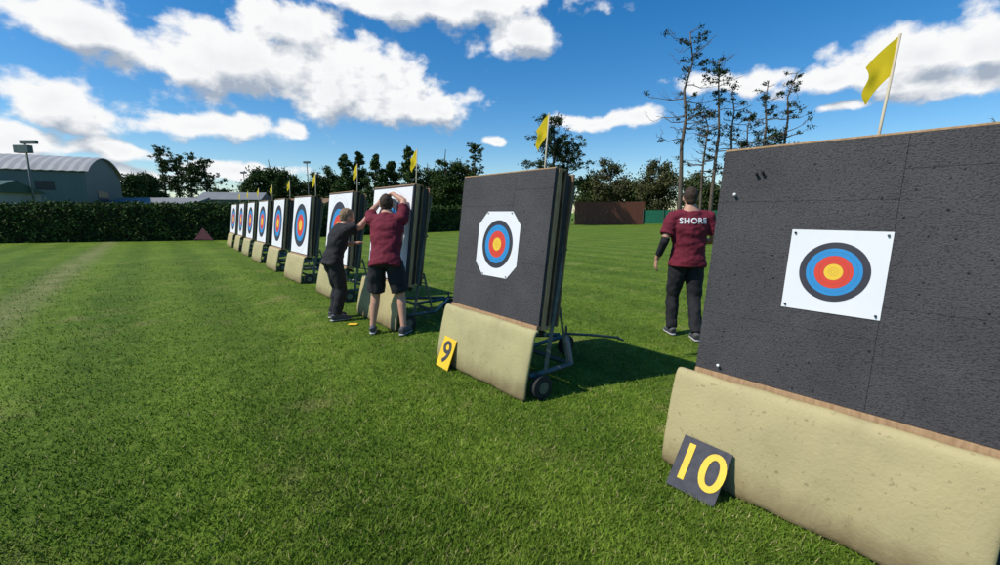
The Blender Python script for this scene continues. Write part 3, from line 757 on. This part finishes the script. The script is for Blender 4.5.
# ------------------------------------------------------------ sky with cumulus
SUN_EL = R(50); sd = Vector((.94, .33, 0)).normalized()
world = bpy.data.worlds.new('World'); scene.world = world; world.use_nodes = True
try: world.cycles.sampling_method = 'NONE'
except Exception: pass
nt = world.node_tree; bg = nt.nodes['Background']; STR = .11
sky = N(nt, 'ShaderNodeTexSky', sky_type='NISHITA'); sky.sun_disc = False; sky.sun_elevation = SUN_EL; sky.sun_rotation = math.atan2(-sd.x, -sd.y)
sky.altitude = 50; sky.air_density = 1.0; sky.dust_density = .25; sky.ozone_density = 3.5
def bear(u, v):
    x = (u-500)/444; y = (v-282.5)/444; th_ = R(9)
    d = Vector((x, math.cos(th_)-y*math.sin(th_), -math.sin(th_)-y*math.cos(th_))).normalized()
    return math.atan2(d.x, d.y), math.asin(d.z)
CL = [(250, 60, 140, 50), (350, 78, 112, 48), (400, 106, 78, 26), (175, 60, 72, 32), (290, 28, 90, 30), (62, 22, 92, 30), (62, 112, 66, 34), (25, 142, 72, 22), (95, 152, 75, 12), (205, 124, 88, 17), (285, 130, 30, 12),
      (440, 3, 150, 24), (515, 35, 50, 24), (440, 112, 18, 11), (497, 141, 17, 8), (605, 120, 60, 12), (925, 48, 105, 36), (840, 76, 90, 19), (990, 45, 60, 42), (955, 84, 85, 19), (850, 104, 26, 7), (110, 174, 130, 11), (245, 170, 80, 9), (740, 80, 70, 13)]
def cloud_group(name, detail, warpdetail):
    grp = bpy.data.node_groups.new(name, 'ShaderNodeTree')
    grp.interface.new_socket('P', in_out='INPUT', socket_type='NodeSocketVector'); grp.interface.new_socket('D', in_out='OUTPUT', socket_type='NodeSocketFloat')
    gi = grp.nodes.new('NodeGroupInput'); go = grp.nodes.new('NodeGroupOutput')
    w1 = noise_t(grp, gi.outputs[0], 9, warpdetail, .5, out=1)
    vm = N(grp, 'ShaderNodeVectorMath', operation='MULTIPLY_ADD'); grp.links.new(w1, vm.inputs[0]); vm.inputs[1].default_value = (.12, .05, 0); grp.links.new(gi.outputs[0], vm.inputs[2])
    acc = None
    for (u, v, rx, ry) in CL:
        a, el = bear(u, v); a1, _ = bear(u-rx, v); a2, _ = bear(u+rx, v); _, e1 = bear(u, v+ry); _, e2 = bear(u, v-ry)
        sxx, syy = 2/(a2-a1), 2/(e2-e1)
        m_ = N(grp, 'ShaderNodeVectorMath', operation='MULTIPLY_ADD'); grp.links.new(vm.outputs[0], m_.inputs[0]); m_.inputs[1].default_value = (sxx, syy, 0); m_.inputs[2].default_value = (-(a+.06)*sxx, -(el+.025)*syy, 0)
        l = N(grp, 'ShaderNodeVectorMath', operation='LENGTH'); grp.links.new(m_.outputs[0], l.inputs[0])
        acc = l.outputs[1] if acc is None else mth(grp, 'MINIMUM', acc, l.outputs[1])
    mp = N(grp, 'ShaderNodeVectorMath', operation='MULTIPLY'); grp.links.new(gi.outputs[0], mp.inputs[0]); mp.inputs[1].default_value = (1, 1.35, 1)
    fb = noise_t(grp, mp.outputs[0], 12, detail, .56)
    k1 = mth(grp, 'SUBTRACT', 1.0, acc)
    k2 = mth(grp, 'MULTIPLY_ADD', fb, 2.4, -1.10)
    grp.links.new(mth(grp, 'ADD', k1, k2), go.inputs[0])
    return grp
tc = N(nt, 'ShaderNodeTexCoord'); sx = N(nt, 'ShaderNodeSeparateXYZ'); nt.links.new(tc.outputs['Generated'], sx.inputs[0])
az = mth(nt, 'ARCTAN2', sx.outputs[0], sx.outputs[1])
el = mth(nt, 'ARCSINE', sx.outputs[2])
cb = N(nt, 'ShaderNodeCombineXYZ'); nt.links.new(az, cb.inputs[0]); nt.links.new(el, cb.inputs[1])
def dens(off, grp):
    g = nt.nodes.new('ShaderNodeGroup'); g.node_tree = grp
    v = N(nt, 'ShaderNodeVectorMath', operation='ADD'); nt.links.new(cb.outputs[0], v.inputs[0]); v.inputs[1].default_value = off
    nt.links.new(v.outputs[0], g.inputs[0]); return g.outputs[0]
g1 = cloud_group('clouds', 7, 2); g2 = cloud_group('clouds_soft', 4, 2)
d0 = dens((0, 0, 0), g1); d1 = dens((-.014, .034, 0), g2)
al = N(nt, 'ShaderNodeMapRange', interpolation_type='SMOOTHSTEP'); nt.links.new(d0, al.inputs[0]); al.inputs[1].default_value = .0; al.inputs[2].default_value = .50
df = mth(nt, 'SUBTRACT', d0, d1)
shd = ramp(nt, df, -.58, .10)
thick = ramp(nt, d0, .7, 1.6, 1.0, .72)
tk = mth(nt, 'MULTIPLY', shd, thick)
cc = mixc(nt, tk, (3.5, 4.1, 5.0), (8.7, 8.75, 8.8))
hs_ = N(nt, 'ShaderNodeHueSaturation'); hs_.inputs['Saturation'].default_value = 1.38; hs_.inputs['Value'].default_value = 1.22; nt.links.new(sky.outputs[0], hs_.inputs['Color'])
nt.links.new(mixc(nt, al.outputs[0], hs_.outputs[0], cc), bg.inputs[0]); bg.inputs[1].default_value = STR

sl = bpy.data.lights.new('sun', 'SUN'); sl.energy = 4.7; sl.angle = R(.53); sl.color = (1, .95, .87)
so = bpy.data.objects.new('sun', sl); col.objects.link(so)
dv = Vector((sd.x*math.cos(SUN_EL), sd.y*math.cos(SUN_EL), -math.sin(SUN_EL))); so.rotation_euler = dv.to_track_quat('-Z', 'Y').to_euler()

cam = bpy.data.cameras.new('camera'); cam.lens = 15.98; cam.sensor_width = 36; cam.clip_end = 3000; cam.clip_start = .05
co = bpy.data.objects.new('camera', cam); col.objects.link(co); co.location = (0, 0, 1.5); co.rotation_euler = (R(90-9), 0, 0); scene.camera = co
scene.view_settings.view_transform = 'Standard'; scene.view_settings.look = 'None'; scene.view_settings.exposure = 0
